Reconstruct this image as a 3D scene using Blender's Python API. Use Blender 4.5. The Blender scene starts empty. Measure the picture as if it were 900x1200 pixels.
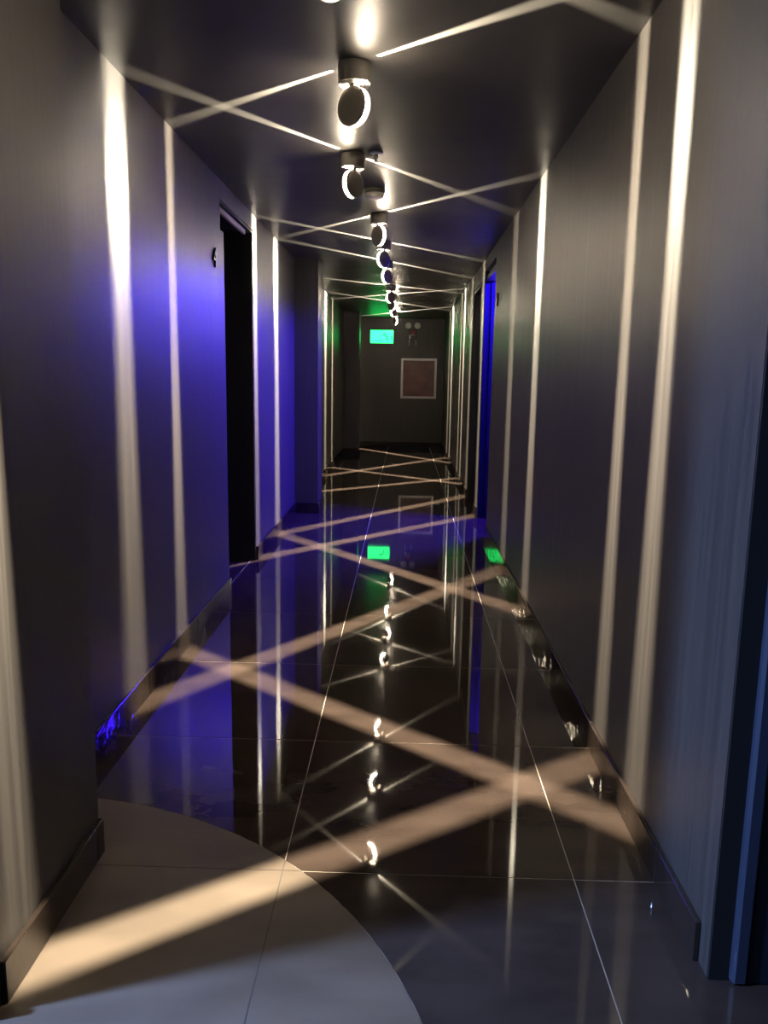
import bpy, bmesh, math
from mathutils import Vector, Matrix

scene = bpy.context.scene
COL = scene.collection

# ------------------------------------------------------------------ camera
CAM_H = 1.3331
cam_d = bpy.data.cameras.new('camera')
cam_d.sensor_fit = 'HORIZONTAL'
cam_d.sensor_width = 36.0
cam_d.lens = 36.0 * 935.81 / 900.0
cam_d.clip_start = 0.02
cam = bpy.data.objects.new('camera', cam_d)
COL.objects.link(cam)
_F = Vector((-0.02374542, 0.98557089, -0.16758931))
_R = Vector((0.99951177, 0.0268097, 0.01604537))
_U = Vector((-0.02030687, 0.16712649, 0.98572632))
cam.matrix_world = Matrix(((_R.x, _U.x, -_F.x, 0), (_R.y, _U.y, -_F.y, 0), (_R.z, _U.z, -_F.z, CAM_H), (0, 0, 0, 1)))
scene.camera = cam

# ------------------------------------------------------------------ world, exposure, daylight
world = bpy.data.worlds.new('world')
scene.world = world
world.use_nodes = True
world.node_tree.nodes['Background'].inputs[0].default_value = (0.5, 0.6, 0.8, 1)
world.node_tree.nodes['Background'].inputs[1].default_value = 0.05
vs = scene.view_settings
vs.view_transform = 'Standard'
vs.look = 'None'
vs.exposure = 0.22
vs.gamma = 1.0
vs.use_curve_mapping = False


def area_light(name, loc, rot, sx, sy, power, color, spread=math.pi):
    d = bpy.data.lights.new(name, 'AREA')
    d.shape = 'RECTANGLE'
    d.size, d.size_y = sx, sy
    d.energy = power
    d.color = color
    d.spread = spread
    o = bpy.data.objects.new(name, d)
    COL.objects.link(o)
    o.location = loc
    o.rotation_euler = rot
    return o


# daylight that enters the lobby behind the camera through its glazed doorway on the left
area_light('lobby_daylight', (-3.55, -0.35, 1.15), (0, -math.pi / 2, 0), 1.5, 0.9, 15, (0.36, 0.54, 1.0), math.radians(120))
# cool white panel lamp in the lobby ceiling, left of the corridor mouth
LOBBY_PANEL = 340

# beam lamp settings
BEAM_POWER = 560
BEAM_COLOR = (1.0, 0.87, 0.65)
LENS_GLOW = 200.0

# ------------------------------------------------------------------ dimensions
XL, XR, ZC, YE = -1.06, 0.71, 2.403, 15.25
PIER = 0.225            # how far the piers stand out from the left wall
TH = 0.14               # wall thickness


# ------------------------------------------------------------------ materials
def mat(name, base, rough=0.5, metal=0.0, spec=0.5, emit=None, emit_s=0.0):
    m = bpy.data.materials.new(name)
    m.use_nodes = True
    b = m.node_tree.nodes['Principled BSDF']
    b.inputs['Base Color'].default_value = (*base, 1)
    b.inputs['Roughness'].default_value = rough
    b.inputs['Metallic'].default_value = metal
    b.inputs['Specular IOR Level'].default_value = spec
    if emit:
        b.inputs['Emission Color'].default_value = (*emit, 1)
        b.inputs['Emission Strength'].default_value = emit_s
    return m


def textured(name, c1, c2, rough, scale=(1, 1, 1), nscale=4.0, detail=6.0, bump=0.1, bdist=0.01, rvar=0.0,
             bscale=None, spec=0.5, lo=0.35, hi=0.65):
    """two-tone noise colour + bump, object coordinates stretched by scale"""
    m = mat(name, c1, rough, spec=spec)
    nt = m.node_tree
    n, l = nt.nodes, nt.links
    b = n['Principled BSDF']
    geo = n.new('ShaderNodeNewGeometry')
    mp = n.new('ShaderNodeMapping')
    mp.inputs['Scale'].default_value = scale
    l.new(geo.outputs['Position'], mp.inputs['Vector'])
    ns = n.new('ShaderNodeTexNoise')
    ns.inputs['Scale'].default_value = nscale
    ns.inputs['Detail'].default_value = detail
    l.new(mp.outputs[0], ns.inputs['Vector'])
    rmp = n.new('ShaderNodeValToRGB')
    rmp.color_ramp.elements[0].position = lo
    rmp.color_ramp.elements[1].position = hi
    rmp.color_ramp.elements[0].color = (*c1, 1)
    rmp.color_ramp.elements[1].color = (*c2, 1)
    l.new(ns.outputs['Fac'], rmp.inputs['Fac'])
    l.new(rmp.outputs['Color'], b.inputs['Base Color'])
    if rvar:
        mr = n.new('ShaderNodeMapRange')
        mr.inputs['From Min'].default_value = 0.3
        mr.inputs['From Max'].default_value = 0.7
        mr.inputs['To Min'].default_value = rough - rvar
        mr.inputs['To Max'].default_value = rough + rvar
        l.new(ns.outputs['Fac'], mr.inputs['Value'])
        l.new(mr.outputs[0], b.inputs['Roughness'])
    if bump:
        bp = n.new('ShaderNodeBump')
        bp.inputs['Strength'].default_value = bump
        bp.inputs['Distance'].default_value = bdist
        src = ns
        if bscale:
            mp2 = n.new('ShaderNodeMapping')
            mp2.inputs['Scale'].default_value = bscale
            l.new(geo.outputs['Position'], mp2.inputs['Vector'])
            src = n.new('ShaderNodeTexNoise')
            src.inputs['Scale'].default_value = 1.0
            src.inputs['Detail'].default_value = 3.0
            l.new(mp2.outputs[0], src.inputs['Vector'])
        l.new(src.outputs['Fac'], bp.inputs['Height'])
        l.new(bp.outputs['Normal'], b.inputs['Normal'])
    return m


M = {}
M['wall'] = textured('wall_laminate', (0.048, 0.0435, 0.041), (0.068, 0.061, 0.056), 0.42, scale=(60, 60, 1.2), nscale=1.0,
                     detail=5, bump=0.12, bdist=0.004, rvar=0.05, spec=0.42)
M['ceiling'] = textured('ceiling_satin_paint', (0.048, 0.046, 0.042), (0.060, 0.056, 0.051), 0.40, scale=(2, 6, 2), nscale=1.0,
                        detail=4, bump=0.08, bdist=0.02, rvar=0.03)
M['tile'] = textured('polished_black_tile', (0.032, 0.0225, 0.0182), (0.047, 0.0335, 0.0272), 0.03, scale=(4, 9, 4), nscale=1.0,
                     detail=8, bump=0.015, bdist=0.004, bscale=(2.5, 2.5, 2.5), rvar=0.01, spec=0.38)
M['skirting'] = textured('polished_skirting', (0.022, 0.016, 0.013), (0.034, 0.025, 0.020), 0.06, scale=(6, 6, 6), nscale=1.0,
                         detail=6, bump=0.28, bdist=0.01, bscale=(9, 9, 9))
M['grout'] = mat('pale_grout', (0.40, 0.34, 0.28), 0.35)
M['stone'] = textured('grey_beige_stone', (0.078, 0.057, 0.040), (0.128, 0.096, 0.070), 0.55, scale=(2, 5, 2), nscale=1.0, detail=8,
                      bump=0.15, bdist=0.003)
M['dark_grout'] = mat('dark_grout', (0.05, 0.045, 0.04), 0.8)
M['black'] = mat('matt_black', (0.017, 0.016, 0.017), 0.6, spec=0.3)
M['door_leaf'] = textured('black_door_laminate', (0.012, 0.011, 0.011), (0.02, 0.018, 0.018), 0.5, scale=(50, 50, 1.5), nscale=1,
                          bump=0.05, bdist=0.003)
M['navy'] = mat('navy_painted_frame', (0.035, 0.045, 0.075), 0.3)
M['navy_dark'] = mat('dark_navy_painted_wood', (0.014, 0.018, 0.032), 0.35)
M['lamp_body'] = mat('glare_grey_lamp_metal', (0.26, 0.235, 0.205), 0.42)  # black metal coloured warm grey, glare on the lamps put into the base
M['white_room'] = mat('pale_room_paint', (0.55, 0.55, 0.6), 0.7)
M['panel'] = mat('cool_white_diffuser', (0.8, 0.8, 0.8), 0.5, emit=(0.6, 0.75, 1.0), emit_s=4)
M['jamb'] = mat('blue_lit_jamb', (0.008, 0.008, 0.03), 0.6, spec=0.03)  # deep blue base: the room's blue light put into the jamb colour
M['lobby'] = mat('lobby_dark_paint', (0.05, 0.05, 0.052), 0.6)
M['steel'] = mat('brushed_steel', (0.55, 0.55, 0.55), 0.3, 1.0)
M['silver'] = mat('satin_silver', (0.62, 0.60, 0.58), 0.35, 0.85)
M['plastic_white'] = mat('white_plastic', (0.62, 0.58, 0.52), 0.5)
M['plastic_dark'] = mat('dark_plastic', (0.06, 0.055, 0.05), 0.5)
M['poster'] = textured('dark_red_poster', (0.15, 0.070, 0.070), (0.21, 0.105, 0.10), 0.4, scale=(6, 6, 6), nscale=1, bump=0)
M['red'] = mat('red_plastic', (0.45, 0.03, 0.03), 0.4)
M['green_box'] = mat('pale_green_plastic', (0.35, 0.62, 0.5), 0.4)
M['clear'] = mat('lamp_reflector_glass', (0.75, 0.77, 0.72), 0.25)
M['sign'] = mat('exit_sign_panel', (0.0, 0.4, 0.2), 0.4, emit=(0.018, 1.0, 0.155), emit_s=4.5)
M['sign_dark'] = mat('exit_sign_pictogram', (0.0, 0.3, 0.15), 0.4, emit=(0.0, 0.62, 0.30), emit_s=1.0)
M['sign_body'] = mat('exit_sign_housing', (0.08, 0.1, 0.09), 0.5)
M['digit'] = mat('dark_bronze_digit', (0.018, 0.014, 0.012), 0.35, 0.3)
M['blue_lamp'] = mat('blue_led_tube', (0.1, 0.1, 0.5), 0.4, emit=(0.04, 0.01, 1.0), emit_s=8)

# glowing clear lens: lets the lamp's beam through and glows
m = bpy.data.materials.new('glowing_lens')
m.use_nodes = True
nt = m.node_tree
nt.nodes.clear()
_o = nt.nodes.new('ShaderNodeOutputMaterial')
_a = nt.nodes.new('ShaderNodeAddShader')
_t = nt.nodes.new('ShaderNodeBsdfTransparent')
_e = nt.nodes.new('ShaderNodeEmission')
_e.inputs[0].default_value = (1.0, 0.84, 0.62, 1)
_e.inputs[1].default_value = LENS_GLOW
nt.links.new(_t.outputs[0], _a.inputs[0])
nt.links.new(_e.outputs[0], _a.inputs[1])
nt.links.new(_a.outputs[0], _o.inputs[0])
M['lens'] = m


# ------------------------------------------------------------------ builders
def obj(name, bm, material, parent=None, loc=None, smooth=False):
    me = bpy.data.meshes.new(name)
    bm.normal_update()
    bm.to_mesh(me)
    bm.free()
    if smooth:
        for p in me.polygons:
            p.use_smooth = True
    if material:
        me.materials.append(M[material])
    o = bpy.data.objects.new(name, me)
    COL.objects.link(o)
    if parent:
        o.parent = parent
    if loc:
        o.location = loc
    return o


def empty(name, loc=(0, 0, 0), rz=0):
    o = bpy.data.objects.new(name, None)
    COL.objects.link(o)
    o.empty_display_size = 0.1
    o.location = loc
    o.rotation_euler = (0, 0, rz)
    return o


def tag(o, label, cat=None, group=None, kind=None):
    o['label'] = label
    if cat:
        o['category'] = cat
    if group:
        o['group'] = group
    if kind:
        o['kind'] = kind
    return o


def box(bm, x0, x1, y0, y1, z0, z1, bev=0.0):
    b = bmesh.new()
    v = [b.verts.new((x, y, z)) for z in (z0, z1) for y in (y0, y1) for x in (x0, x1)]
    for f in ((0, 2, 3, 1), (4, 5, 7, 6), (0, 1, 5, 4), (2, 6, 7, 3), (0, 4, 6, 2), (1, 3, 7, 5)):
        b.faces.new([v[i] for i in f])
    if bev:
        bmesh.ops.bevel(b, geom=b.edges[:], offset=bev, segments=1, affect='EDGES')
    me = bpy.data.meshes.new('t')
    b.to_mesh(me)
    b.free()
    bm.from_mesh(me)
    bpy.data.meshes.remove(me)
    return bm


def boxes(*lst, bev=0.0):
    bm = bmesh.new()
    for b in lst:
        box(bm, *b, bev=bev)
    return bm


def lathe(profile, seg=48, axis='Z', bm=None):
    """profile: list of (r, h); revolved about the axis"""
    bm = bm or bmesh.new()
    rings = []
    for r, h in profile:
        if r < 1e-6:
            p = {'Z': (0, 0, h), 'Y': (0, h, 0), 'X': (h, 0, 0)}[axis]
            rings.append([bm.verts.new(p)])
        else:
            ring = []
            for i in range(seg):
                a = 2 * math.pi * i / seg
                c, s = r * math.cos(a), r * math.sin(a)
                p = {'Z': (c, s, h), 'Y': (c, h, s), 'X': (h, c, s)}[axis]
                ring.append(bm.verts.new(p))
            rings.append(ring)
    for a, b in zip(rings, rings[1:]):
        n = max(len(a), len(b))
        for i in range(n):
            j = (i + 1) % n
            if len(a) == 1:
                bm.faces.new((a[0], b[i], b[j]))
            elif len(b) == 1:
                bm.faces.new((a[i], b[0], a[j]))
            else:
                bm.faces.new((a[i], b[i], b[j], a[j]))
    bmesh.ops.recalc_face_normals(bm, faces=bm.faces[:])
    return bm


def prism(pts, z0, z1):
    """vertical prism from a plan outline"""
    bm = bmesh.new()
    a = [bm.verts.new((x, y, z0)) for x, y in pts]
    b = [bm.verts.new((x, y, z1)) for x, y in pts]
    bm.faces.new(b)
    bm.faces.new(a[::-1])
    n = len(pts)
    for i in range(n):
        j = (i + 1) % n
        bm.faces.new((a[i], a[j], b[j], b[i]))
    bmesh.ops.recalc_face_normals(bm, faces=bm.faces[:])
    return bm


def tube(p, q, r, seg=12):
    p, q = Vector(p), Vector(q)
    bm = bmesh.new()
    d = q - p
    bmesh.ops.create_cone(bm, cap_ends=True, segments=seg, radius1=r, radius2=r, depth=d.length,
                          matrix=Matrix.Translation((p + q) / 2) @ d.to_track_quat('Z', 'Y').to_matrix().to_4x4())
    return bm


def structure(o, label=None):
    o['kind'] = 'structure'
    if label:
        o['label'] = label
    return o


# ------------------------------------------------------------------ floor
LX0, LX1, LY0, LY1 = -3.5, 2.6, -2.6, 1.45       # the lobby behind the camera
TS = 0.79
GX, GY = -0.308, 1.975                           # a seam crossing of the tile grid
CX, CY, CR = -1.139, 1.068, 1.266                # the round stone inlay
GAP = 0.0015
floor_bm = boxes((LX0 - 0.6, LX1 + 0.3, LY0 - 0.3, YE + 0.3, -0.12, -0.0010))
floor = structure(obj('floor', floor_bm, 'grout'), 'polished black tile floor with a round grey stone inlay')


def inside(x, y, r):
    return (x - CX) ** 2 + (y - CY) ** 2 < r * r


def rect_pts(x0, x1, y0, y1, n=60):
    c = [(x0, y0), (x1, y0), (x1, y1), (x0, y1)]
    out = []
    for i in range(4):
        a, b = c[i], c[(i + 1) % 4]
        for k in range(n):
            t = k / n
            out.append((a[0] + (b[0] - a[0]) * t, a[1] + (b[1] - a[1]) * t))
    return out


def clip(pts, r, keep_in):
    """keep the part of a tile inside (or outside) the inlay circle; None if nothing or uncut"""
    fl = [inside(x, y, r) == keep_in for x, y in pts]
    if not any(fl):
        return None
    if all(fl):
        return 'all'
    n = len(pts)
    s = next(i for i in range(n) if fl[i] and not fl[i - 1])
    chain = []
    i = s
    while fl[i % n] and len(chain) < n:
        chain.append(pts[i % n])
        i += 1

    def snap(a, b):
        for _ in range(30):
            m_ = ((a[0] + b[0]) / 2, (a[1] + b[1]) / 2)
            if inside(*m_, r) == keep_in:
                a = m_
            else:
                b = m_
        return a
    start = snap(chain[0], pts[s - 1])
    end = snap(chain[-1], pts[i % n])
    a0 = math.atan2(end[1] - CY, end[0] - CX)
    a1 = math.atan2(start[1] - CY, start[0] - CX)
    d = a1 - a0
    while d > math.pi:
        d -= 2 * math.pi
    while d < -math.pi:
        d += 2 * math.pi
    k = max(2, int(abs(d) / 0.03))
    arc = [(CX + r * math.cos(a0 + d * t / k), CY + r * math.sin(a0 + d * t / k)) for t in range(k + 1)]
    # thin the straight sides
    mid = chain
    simple = [mid[0]] + [mid[j] for j in range(1, len(mid) - 1)
                         if abs((mid[j][0] - mid[j - 1][0]) * (mid[j + 1][1] - mid[j][1]) - (mid[j][1] - mid[j - 1][1]) * (mid[j + 1][0] - mid[j][0])) > 1e-9] + [mid[-1]]
    out = []
    for p_ in [start] + simple[1:-1] + [end] + arc[1:-1]:
        if not out or (abs(p_[0] - out[-1][0]) + abs(p_[1] - out[-1][1])) > 1e-4:
            out.append(p_)
    return out


tile_bm = boxes((GAP, TS - GAP, GAP, TS - GAP, -0.012, 0), bev=0.0007)
tile_me = bpy.data.meshes.new('tile')
tile_bm.to_mesh(tile_me)
tile_bm.free()
tile_me.materials.append(M['tile'])
for j in range(-6, 17):
    y0 = GY + j * TS
    for i in range(-5, 4):
        x0 = GX + i * TS
        yc = y0 + TS / 2
        corridor = yc > 1.3
        if corridor and not (-2 <= i <= 1):
            continue
        if corridor and i == -2 and not (4.0 < yc < 6.2 or yc < 2.4):
            continue
        if yc > YE or x0 + TS < LX0 or x0 > LX1:
            continue
        pts = rect_pts(x0 + GAP, x0 + TS - GAP, y0 + GAP, y0 + TS - GAP)
        out = clip(pts, CR + 0.001, False)
        if out == 'all':
            o = bpy.data.objects.new('tile', tile_me)
            COL.objects.link(o)
            o.location = (x0, y0, 0)
            o.parent = floor
        elif out:
            obj('tile', prism(out, -0.012, 0), 'tile', floor)
        ins = clip(pts, CR - 0.001, True)
        if ins == 'all':
            obj('stone_tile', prism([(x0 + GAP, y0 + GAP), (x0 + TS - GAP, y0 + GAP), (x0 + TS - GAP, y0 + TS - GAP), (x0 + GAP, y0 + TS - GAP)], -0.012, 0.0004), 'stone', floor)
        elif ins:
            obj('stone_tile', prism(ins, -0.012, 0.0004), 'stone', floor)
obj('inlay_bed', lathe([(0, -0.0005), (CR + 0.0005, -0.0005), (CR + 0.0005, -0.010), (0, -0.010)], 96), 'dark_grout', floor, (CX, CY, 0))

# ------------------------------------------------------------------ ceiling
structure(obj('ceiling', boxes((LX0 - 0.3, LX1 + 0.3, LY0 - 0.3, YE + 0.3, ZC, ZC + 0.15)), 'ceiling'), 'dark satin ceiling crossed by lines of light')

# ------------------------------------------------------------------ walls
D4 = (4.665, 5.65)       # left doorway with the number
DB = (6.70, 7.60)        # right doorway with blue light
DR = (7.92, 8.86)        # right dark doorway
DT = 2.295               # top of the doorways
YP = (1.45, 2.04)        # near pier
YP2 = (7.70, 8.08)       # second pier
YP3 = (13.75, 14.15)     # third pier
wl = bmesh.new()
box(wl, XL - TH, XL, YP[0], D4[0], 0, ZC)
box(wl, XL - TH, XL, D4[0], D4[1], DT, ZC)
box(wl, XL - 0.02, XL, D4[0], D4[0] + 0.085, 0, 2.13)
box(wl, XL - TH, XL, D4[1], YE, 0, ZC)
box(wl, XL, XL + PIER, YP[0], YP[1], 0, ZC)
box(wl, XL, XL + PIER, YP2[0], YP2[1], 0, ZC)
box(wl, XL, XL + PIER + 0.04, YP3[0], YP3[1], 0, ZC)
structure(obj('wall_left', wl, 'wall'), 'dark laminate left wall with three shallow piers')
wr = bmesh.new()
box(wr, XR, XR + TH, 1.63, DB[0], 0, ZC)
box(wr, XR, XR + TH, DB[0], DB[1], DT, ZC)
box(wr, XR, XR + TH, DB[1], DR[0], 0, ZC)
box(wr, XR, XR + TH, DR[0], DR[1], 2.24, ZC)
box(wr, XR, XR + TH, DR[1], YE, 0, ZC)
structure(obj('wall_right', wr, 'wall'), 'dark laminate right wall with two doorways')
structure(obj('wall_end', boxes((XL - 0.5, XR + 0.5, YE, YE + 0.15, 0, ZC)), 'wall'), 'dark end wall with the exit sign')

# lobby shell around and behind the camera
wlob = bmesh.new()
box(wlob, LX0 - 0.12, LX0, LY0, -0.85, 0, ZC)
box(wlob, LX0 - 0.12, LX0, 0.15, LY1, 0, ZC)
box(wlob, LX0 - 0.12, LX0, -0.85, 0.15, 1.95, ZC)
structure(obj('wall_lobby_left', wlob, 'lobby'), 'lobby wall with a doorway to daylight')
structure(obj('wall_lobby_back', boxes((LX0, LX1, LY0 - 0.12, LY0, 0, ZC)), 'lobby'), 'dark lobby back wall')
structure(obj('wall_lobby_right', boxes((LX1, LX1 + 0.12, LY0, 1.75, 0, ZC)), 'lobby'), 'dark lobby right wall')
structure(obj('wall_lobby_front', boxes((LX0, XL - TH, LY1, LY1 + 0.12, 0, ZC), (1.75, LX1, 1.63, 1.75, 0, ZC), (0.78, 1.75, 1.63, 1.75, 2.2, ZC)), 'lobby'), 'dark lobby wall beside the corridor mouth')

# ------------------------------------------------------------------ doors
# door 4 on the left: header bar, inner jamb, leaf set back
d = structure(empty('door_1', (XL, D4[0], 0)), 'dark recessed doorway of room 4 with a pale header bar')
obj('header_bar', boxes((-0.045, -0.028, 0.0, 0.865, 2.25, 2.282)), 'plastic_white', d)
obj('jamb_lining', boxes((-0.62, -0.004, D4[1] - D4[0] - 0.016, D4[1] - D4[0] - 0.001, 0.001, DT - 0.002)), 'black', d)
obj('jamb_lining', boxes((-0.62, -0.021, 0.001, 0.016, 0.001, DT - 0.002)), 'black', d)
obj('head_lining', boxes((-0.62, -0.004, 0.016, D4[1] - D4[0] - 0.016, DT - 0.016, DT - 0.002)), 'black', d)
leaf = obj('door_leaf', boxes((-0.66, -0.62, 0.0, D4[1] - D4[0], 0.004, DT)), 'door_leaf', d)
obj('handle', boxes((-0.62, -0.58, 0.80, 0.82, 1.0, 1.02), (-0.595, -0.58, 0.70, 0.82, 1.0, 1.02)), 'steel', leaf)

# the doorway of the blue lit room
d = structure(empty('door_2', (XR, DB[0], 0)), 'open doorway to the room flooded with blue light')
w = DB[1] - DB[0]
obj('header_bar', boxes((0.012, TH, 0.001, w - 0.018, 2.205, 2.25), (0.04, TH, 0.001, w - 0.018, 2.25, DT - 0.001)), 'wall', d)
obj('jamb_lining', boxes((0.004, 0.055, w - 0.016, w - 0.001, 0.001, DT - 0.002)), 'jamb', d)
obj('jamb_lining', boxes((0.062, TH + 0.01, w - 0.022, w - 0.001, 0.001, DT - 0.002)), 'jamb', d)
obj('jamb_groove', boxes((0.055, 0.062, w - 0.004, w - 0.001, 0.001, DT - 0.002)), 'black', d)

# the second, dark doorway on the right
d = structure(empty('door_3', (XR, DR[0], 0)), 'dark closed door set back in the right wall')
w = DR[1] - DR[0]
obj('jamb_lining', boxes((0.004, TH, w - 0.03, w - 0.001, 0.001, 2.238)), 'door_leaf', d)
obj('jamb_lining', boxes((0.004, TH, 0.001, 0.03, 0.001, 2.238)), 'door_leaf', d)
obj('head_lining', boxes((0.004, TH, 0.03, w - 0.03, 2.20, 2.238)), 'door_leaf', d)
leaf = obj('door_leaf', boxes((0.09, 0.13, 0.031, w - 0.031, 0.004, 2.198)), 'door_leaf', d)
obj('handle', boxes((0.05, 0.09, 0.16, 0.18, 1.0, 1.02), (0.045, 0.06, 0.16, 0.29, 1.0, 1.02)), 'steel', leaf)

# door frame where the right wall meets the lobby
d = structure(empty('door_4', (XR, 1.63, 0)), 'navy painted door frame at the end of the right wall')
obj('return_strip', boxes((0.001, 0.046, -0.008, -0.0005, 0.0, ZC - 0.001)), 'black', d)  # thin black strip laid over the wall's end face
obj('frame_post', boxes((0.046, 0.082, -0.026, -0.0005, 0.0, ZC - 0.001), bev=0.007), 'navy', d)
obj('frame_post', boxes((0.082, 0.139, -0.018, -0.0005, 0.0, ZC - 0.001), bev=0.003), 'navy_dark', d)
leaf = obj('door_leaf', boxes((0.141, 1.04, 0.02, 0.06, 0.004, 2.2)), 'navy_dark', d)
obj('handle', boxes((0.22, 0.24, -0.03, 0.02, 1.0, 1.02), (0.22, 0.35, -0.035, -0.02, 1.0, 1.02)), 'steel', leaf)

# ------------------------------------------------------------------ skirtings
SK_H, SK_T = 0.101, 0.015


def skirting_run(root, x_face, side, y0, y1, off):
    """upright tiles along a wall; side = +1 when the tile stands out towards +x"""
    k = math.floor((y0 - off) / TS)
    y = off + k * TS
    while y < y1 - 1e-4:
        a, b = max(y, y0) + 0.001, min(y + TS, y1) - 0.001
        if b - a > 0.01:
            xs = sorted((x_face + side * 0.0005, x_face + side * SK_T))
            obj('skirting_tile', boxes((xs[0], xs[1], a, b, 0.0006, SK_H), bev=0.002), 'skirting', root)
        y += TS


def skirting_cross(root, y_face, x0, x1):
    obj('skirting_tile', boxes((x0, x1, y_face - SK_T, y_face - 0.0005, 0.0006, SK_H), bev=0.002), 'skirting', root)


bl = structure(empty('baseboard_left'), 'glossy tile skirting along the left wall')
skirting_run(bl, XL + PIER, 1, YP[0] + 0.03, YP[1], 1.2)
skirting_run(bl, XL, 1, YP[1] + 0.002, D4[0] + 0.085, 3.94)
skirting_run(bl, XL, 1, D4[1], YP2[0] - SK_T, 3.94)
skirting_cross(bl, YP2[0], XL + SK_T, XL + PIER + SK_T)
skirting_run(bl, XL + PIER, 1, YP2[0], YP2[1], 7.9 - TS)
skirting_run(bl, XL, 1, YP2[1] + 0.002, YP3[0] - SK_T, 3.94)
skirting_cross(bl, YP3[0], XL + SK_T, XL + PIER + 0.04 + SK_T)
skirting_run(bl, XL + PIER + 0.04, 1, YP3[0], YP3[1], 13.5)
skirting_run(bl, XL, 1, YP3[1], YE - SK_T, 3.94)
obj('skirting_tile', boxes((XL + 0.02, XL + PIER + SK_T, YP[0] - SK_T, YP[0] - 0.0005, 0.0006, SK_H), bev=0.002), 'stone', bl)  # pale stone on this end tile: cool lobby light put into its colour
br = structure(empty('baseboard_right'), 'glossy tile skirting along the right wall')
skirting_run(br, XR, -1, 1.68, DB[0], GY)
skirting_run(br, XR, -1, DB[1], DR[0], GY)
skirting_run(br, XR, -1, DR[1], YE - SK_T, GY)
be = structure(empty('baseboard_end'), 'glossy tile skirting under the end wall')
skirting_cross(be, YE, XL + SK_T, -0.3)
skirting_cross(be, YE, -0.298, XR - SK_T)

# ------------------------------------------------------------------ the blue room behind the right doorway
structure(obj('wall_blue_room', boxes((2.5, 2.6, 5.4, 7.70, 0, ZC), (XR + TH, 2.5, 5.3, 5.4, 0, ZC), (XR + TH, 2.5, DB[1] + 0.03, DB[1] + 0.1, 0, ZC)), 'white_room'), 'pale walls of the blue lit room')
lb = tag(empty('blue_led_batten', (0, 0, 0)), 'blue LED batten glowing inside the open doorway of the right wall', 'lamp')
obj('tube', tube((1.0, 7.46, 2.285), (1.40, 7.46, 2.285), 0.013), 'blue_lamp', lb)
obj('batten_body', boxes((0.98, 1.42, 7.44, 7.48, 2.30, ZC - 0.002)), 'white_room', lb)
bl_light = area_light('blue_led_light', (1.20, 7.42, 2.268), (0, 0, 0), 0.40, 0.05, 400, (0.042, 0.008, 1.0))
bl_light.rotation_euler = (Vector((-1.06, 6.3, 0.5)) - Vector((1.20, 7.42, 2.268))).to_track_quat('-Z', 'Y').to_euler()
bl_light.parent = lb

# ------------------------------------------------------------------ lobby ceiling panel
t = tag(empty('ceiling_panel_lamp', (-2.3, 0.93, ZC)), 'small rectangular cool white panel lamp on the lobby ceiling', 'lamp')
PX, PY = 0.17, 0.09
obj('frame', boxes((-PX, PX, -PY, -PY + 0.02, -0.03, -0.0005), (-PX, PX, PY - 0.02, PY, -0.03, -0.0005), (-PX, -PX + 0.02, -PY + 0.02, PY - 0.02, -0.03, -0.0005), (PX - 0.02, PX, -PY + 0.02, PY - 0.02, -0.03, -0.0005)), 'silver', t)
obj('diffuser', boxes((-PX + 0.02, PX - 0.02, -PY + 0.02, PY - 0.02, -0.015, -0.0005)), 'panel', t)
pl = area_light('panel_light', (0, 0, -0.031), (0, 0, 0), 2 * PX - 0.04, 2 * PY - 0.04, LOBBY_PANEL, (0.29, 0.47, 1.0))
pl.parent = t

# ------------------------------------------------------------------ beam lamps
# x, y of the lamp, slope dy/dx of its plane of light, its brightness
LAMPS = [(-0.20, 2.03, 0.71, 0.9), (-0.20, 2.995, -0.82, 1.0), (-0.28, 4.14, 1.41, 1.0), (-0.20, 5.60, -1.22, 1.1), (-0.20, 6.69, 1.15, 1.2),
         (-0.20, 7.80, 1.37, 1.3), (-0.20, 9.86, 0.878, 1.6), (-0.20, 10.90, -0.88, 1.8), (-0.20, 12.01, 1.55, 2.0), (-0.20, 13.93, -1.435, 2.2)]
ORD = ['tenth', 'ninth', 'eighth', 'seventh', 'sixth', 'fifth', 'fourth', 'third', 'second', 'first']
LZ = -0.141              # disc centre below the ceiling
DR_ = 0.066              # disc radius


def beam_light_data(power):
    d = bpy.data.lights.new('beam_light', 'POINT')
    d.energy = BEAM_POWER * power
    d.color = BEAM_COLOR
    d.shadow_soft_size = 0.0
    d.use_nodes = True
    nt = d.node_tree
    n, l = nt.nodes, nt.links
    em = n['Emission']
    tc = n.new('ShaderNodeTexCoord')
    sp = n.new('ShaderNodeSeparateXYZ')
    l.new(tc.outputs['Normal'], sp.inputs[0])
    def math_node(op, a, b=None):
        m_ = n.new('ShaderNodeMath')
        m_.operation = op
        for k_, v_ in enumerate((a, b)):
            if v_ is None:
                continue
            if isinstance(v_, (int, float)):
                m_.inputs[k_].default_value = v_
            else:
                l.new(v_, m_.inputs[k_])
        return m_.outputs[0]
    # the downward half of the optic is narrower and stronger than the rest of the ring
    down = math_node('MAXIMUM', math_node('MULTIPLY', sp.outputs['Z'], -1.0), 0.0)
    width = math_node('SUBTRACT', 1.0, math_node('MULTIPLY', down, 0.32))
    mr = n.new('ShaderNodeMapRange')
    mr.interpolation_type = 'SMOOTHSTEP'
    mr.inputs['From Min'].default_value = 0.015
    mr.inputs['From Max'].default_value = 0.060
    mr.inputs['To Min'].default_value = 1.0
    mr.inputs['To Max'].default_value = 0.0
    l.new(math_node('DIVIDE', math_node('ABSOLUTE', sp.outputs['Y']), width), mr.inputs['Value'])
    gain = math_node('ADD', math_node('MULTIPLY', down, 1.6), 1.0)
    l.new(math_node('MULTIPLY', mr.outputs[0], gain), em.inputs['Strength'])
    return d


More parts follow.
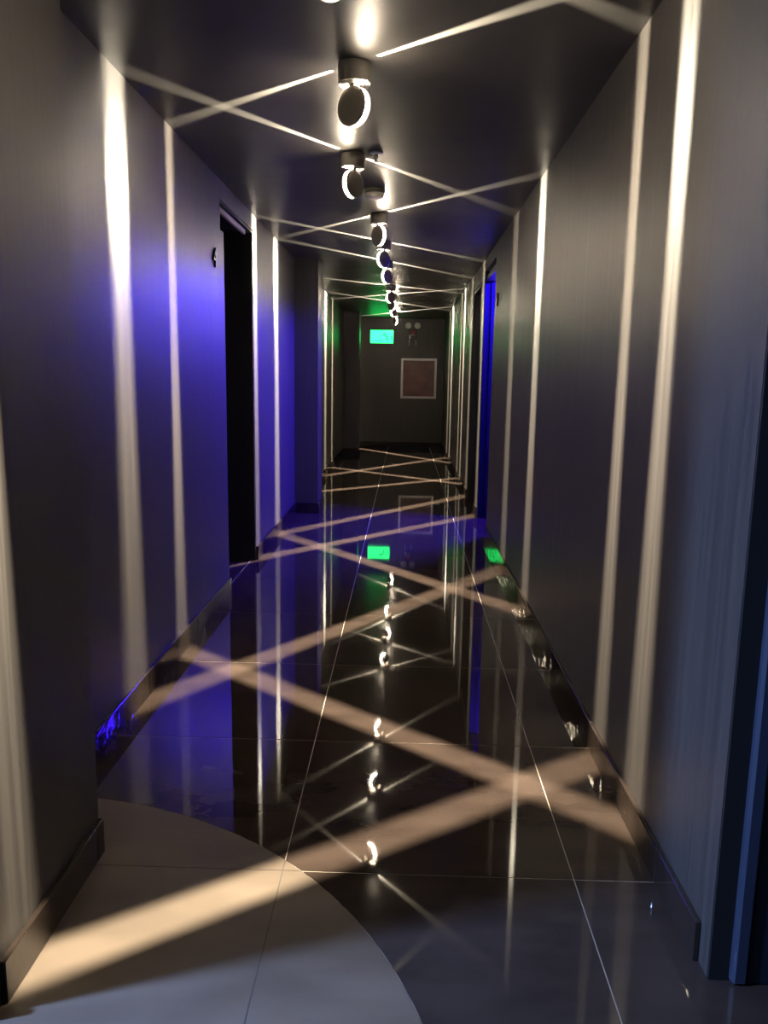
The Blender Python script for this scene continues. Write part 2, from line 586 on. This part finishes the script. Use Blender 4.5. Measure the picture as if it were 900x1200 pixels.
def dome(s):
    g = 0.0115
    return lathe([(0, s * 0.004), (0.02, s * 0.004), (DR_ - 0.006, s * g), (DR_, s * g), (DR_, s * (g + 0.005)), (DR_ * 0.8, s * (g + 0.010)), (DR_ * 0.45, s * (g + 0.0135)), (0, s * (g + 0.0145))], 48, 'Y')


lamp_parts = None
for i, (lx, ly, sl, gain) in enumerate(LAMPS):
    root = empty('beam_lamp', (lx, ly, ZC), math.atan(sl))
    tag(root, 'black disc lamp with glowing slit rim under the ceiling, %s from the exit sign wall' % ORD[i], 'lamp', 'disc lamps in a row on the corridor ceiling')
    if lamp_parts is None:
        mount = lathe([(0, -0.0005), (0.056, -0.0005), (0.058, -0.003), (0.058, -0.066), (0.056, -0.0675), (0, -0.0675)], 40)
        a = [obj('mount', mount, 'lamp_body', root, smooth=False)]
        a.append(obj('bracket', boxes((-0.013, 0.013, 0.010, 0.015, LZ + 0.055, -0.0672), (-0.013, 0.013, -0.015, -0.010, LZ + 0.055, -0.0672)), 'lamp_body', root))
        a.append(obj('disc_shell', dome(1), 'lamp_body', root, (0, 0, LZ), True))
        a.append(obj('disc_shell', dome(-1), 'lamp_body', root, (0, 0, LZ), True))
        ring = bmesh.new()
        seg = 48
        vs_ = [[ring.verts.new((0.061 * math.cos(2 * math.pi * k / seg), y, 0.061 * math.sin(2 * math.pi * k / seg))) for k in range(seg)] for y in (-0.0112, 0.0112)]
        for k in range(seg):
            ring.faces.new((vs_[0][k], vs_[0][(k + 1) % seg], vs_[1][(k + 1) % seg], vs_[1][k]))
        a.append(obj('lens', ring, 'lens', root, (0, 0, LZ), True))
        lamp_parts = a
    else:
        for s in lamp_parts:
            c = s.copy()
            COL.objects.link(c)
            c.parent = root
    lo = bpy.data.objects.new('beam_light', beam_light_data(gain))
    COL.objects.link(lo)
    lo.parent = root
    lo.location = (0, 0, LZ)

# ------------------------------------------------------------------ ceiling fittings
t = tag(empty('smoke_detector', (-0.202, 4.88, ZC)), 'round pale smoke detector on the ceiling between two disc lamps', 'smoke detector')
obj('base', lathe([(0, -0.0005), (0.058, -0.0005), (0.060, -0.004), (0.060, -0.024), (0, -0.024)], 40), 'plastic_dark', t)
obj('cover', lathe([(0, -0.0242), (0.054, -0.0242), (0.055, -0.030), (0.050, -0.046), (0.034, -0.052), (0, -0.053)], 40), 'plastic_white', t)
t = tag(empty('sprinkler', (-0.165, 4.10, ZC)), 'small pendant fire sprinkler on the ceiling beside a disc lamp', 'sprinkler')
obj('escutcheon', lathe([(0, -0.0005), (0.034, -0.0005), (0.032, -0.006), (0.014, -0.010), (0, -0.010)], 32), 'steel', t, smooth=True)
obj('pipe', lathe([(0, -0.0102), (0.009, -0.0102), (0.009, -0.022), (0, -0.022)], 16), 'steel', t)
obj('yoke_arm', tube((0.009, 0, -0.020), (0.003, 0, -0.044), 0.002), 'steel', t)
obj('yoke_arm', tube((-0.009, 0, -0.020), (-0.003, 0, -0.044), 0.002), 'steel', t)
obj('deflector', lathe([(0, -0.043), (0.013, -0.044), (0.013, -0.046), (0, -0.046)], 24), 'steel', t)

# ------------------------------------------------------------------ end wall fittings
EY = YE - 0.0005
t = tag(empty('exit_sign', (-0.459, EY, 2.06)), 'glowing green emergency exit sign high on the end wall', 'sign')
obj('housing', boxes((-0.222, 0.222, -0.050, 0, -0.128, 0.140), bev=0.006), 'sign_body', t)
pn = obj('lit_panel', boxes((-0.212, 0.212, -0.054, -0.0502, -0.118, 0.116)), 'sign', t)
pf = -0.0545
obj('pictogram_arrow', boxes((-0.15, 0.02, pf - 0.001, pf, -0.082, -0.070)), 'sign_dark', pn)
fig = boxes((0.015, 0.065, pf - 0.001, pf, 0.022, 0.062), (0.06, 0.10, pf - 0.001, pf, -0.002, 0.03), (0.085, 0.115, pf - 0.001, pf, -0.07, 0.0))
obj('pictogram_runner', fig, 'sign_dark', pn)
obj('pictogram_door', boxes((0.165, 0.19, pf - 0.001, pf, -0.05, 0.01)), 'sign_dark', pn)

t = tag(empty('emergency_light', (0.115, EY, 2.12)), 'twin headed emergency light with red front beside the exit sign', 'emergency light')
obj('battery_box', boxes((-0.075, 0.075, -0.06, 0, -0.105, 0.075), bev=0.006), 'plastic_dark', t)
obj('front_plate', boxes((-0.030, 0.030, -0.066, -0.0602, -0.01, 0.055), bev=0.002), 'red', t)
obj('label_plate', boxes((-0.026, 0.026, -0.066, -0.0602, -0.03, -0.014)), 'plastic_white', t)
obj('indicator_panel', boxes((-0.068, -0.036, -0.066, -0.0602, -0.095, -0.02)), 'green_box', t)
for s in (-1, 1):
    hd = obj('lamp_head', lathe([(0, 0.0), (0.030, 0.0), (0.050, -0.03), (0.058, -0.05), (0.055, -0.05), (0.052, -0.046)], 28, 'Y'), 'clear', t, (s * 0.085, -0.03, 0.145), True)
    obj('lens', lathe([(0.052, -0.047), (0.03, -0.054), (0, -0.057)], 28, 'Y'), 'clear', hd, smooth=True)
    obj('neck', tube((s * 0.05, -0.03, 0.07), (s * 0.08, -0.03, 0.105), 0.008), 'plastic_dark', t)
    obj('conduit', tube((s * 0.062, -0.012, -0.105), (s * 0.062, -0.012, -0.215), 0.006), 'steel', t)

t = tag(empty('picture_frame', (0.243, EY, 1.30)), 'silver framed dark red poster on the end wall', 'picture frame')
FW, FH, FB = 0.335, 0.372, 0.042


def bar(pts):
    bm = bmesh.new()
    f = [bm.verts.new((x, -0.028, z)) for x, z in pts]
    b = [bm.verts.new((x, 0, z)) for x, z in pts]
    bm.faces.new(f)
    bm.faces.new(b[::-1])
    for k in range(4):
        bm.faces.new((f[k], b[k], b[(k + 1) % 4], f[(k + 1) % 4]))
    bmesh.ops.recalc_face_normals(bm, faces=bm.faces[:])
    bmesh.ops.bevel(bm, geom=bm.edges[:], offset=0.004, segments=1, affect='EDGES')
    return bm


o_, i_ = [(-FW, -FH), (FW, -FH), (FW, FH), (-FW, FH)], [(-FW + FB, -FH + FB), (FW - FB, -FH + FB), (FW - FB, FH - FB), (-FW + FB, FH - FB)]
for k in range(4):
    q = (k + 1) % 4
    obj('frame_bar', bar([o_[k], o_[q], i_[q], i_[k]]), 'silver', t)
obj('poster', boxes((-FW + FB + 0.001, FW - FB - 0.001, -0.012, -0.004, -FH + FB + 0.001, FH - FB - 0.001)), 'poster', t)


# ------------------------------------------------------------------ room numbers
def digit(ch, loc, rot, size, label):
    cu = bpy.data.curves.new('t', 'FONT')
    cu.body = ch
    cu.size = size
    cu.extrude = 0.006
    cu.align_x = 'CENTER'
    tmp = bpy.data.objects.new('t', cu)
    COL.objects.link(tmp)
    dg = bpy.context.evaluated_depsgraph_get()
    me = bpy.data.meshes.new_from_object(tmp.evaluated_get(dg))
    bpy.data.objects.remove(tmp)
    me.name = 'room_number'
    me.materials.clear()
    me.materials.append(M['digit'])
    o = bpy.data.objects.new('room_number', me)
    COL.objects.link(o)
    o.location = loc
    o.rotation_euler = rot
    return tag(o, label, 'room number')


digit('4', (XL + 0.0065, 4.49, 1.905), (math.pi / 2, 0, math.pi / 2), 0.15, 'dark raised room number 4 beside the left doorway')
digit('1', (XR - 0.0065, 6.43, 1.885), (math.pi / 2, 0, -math.pi / 2), 0.15, 'dark raised room number beside the blue lit doorway')
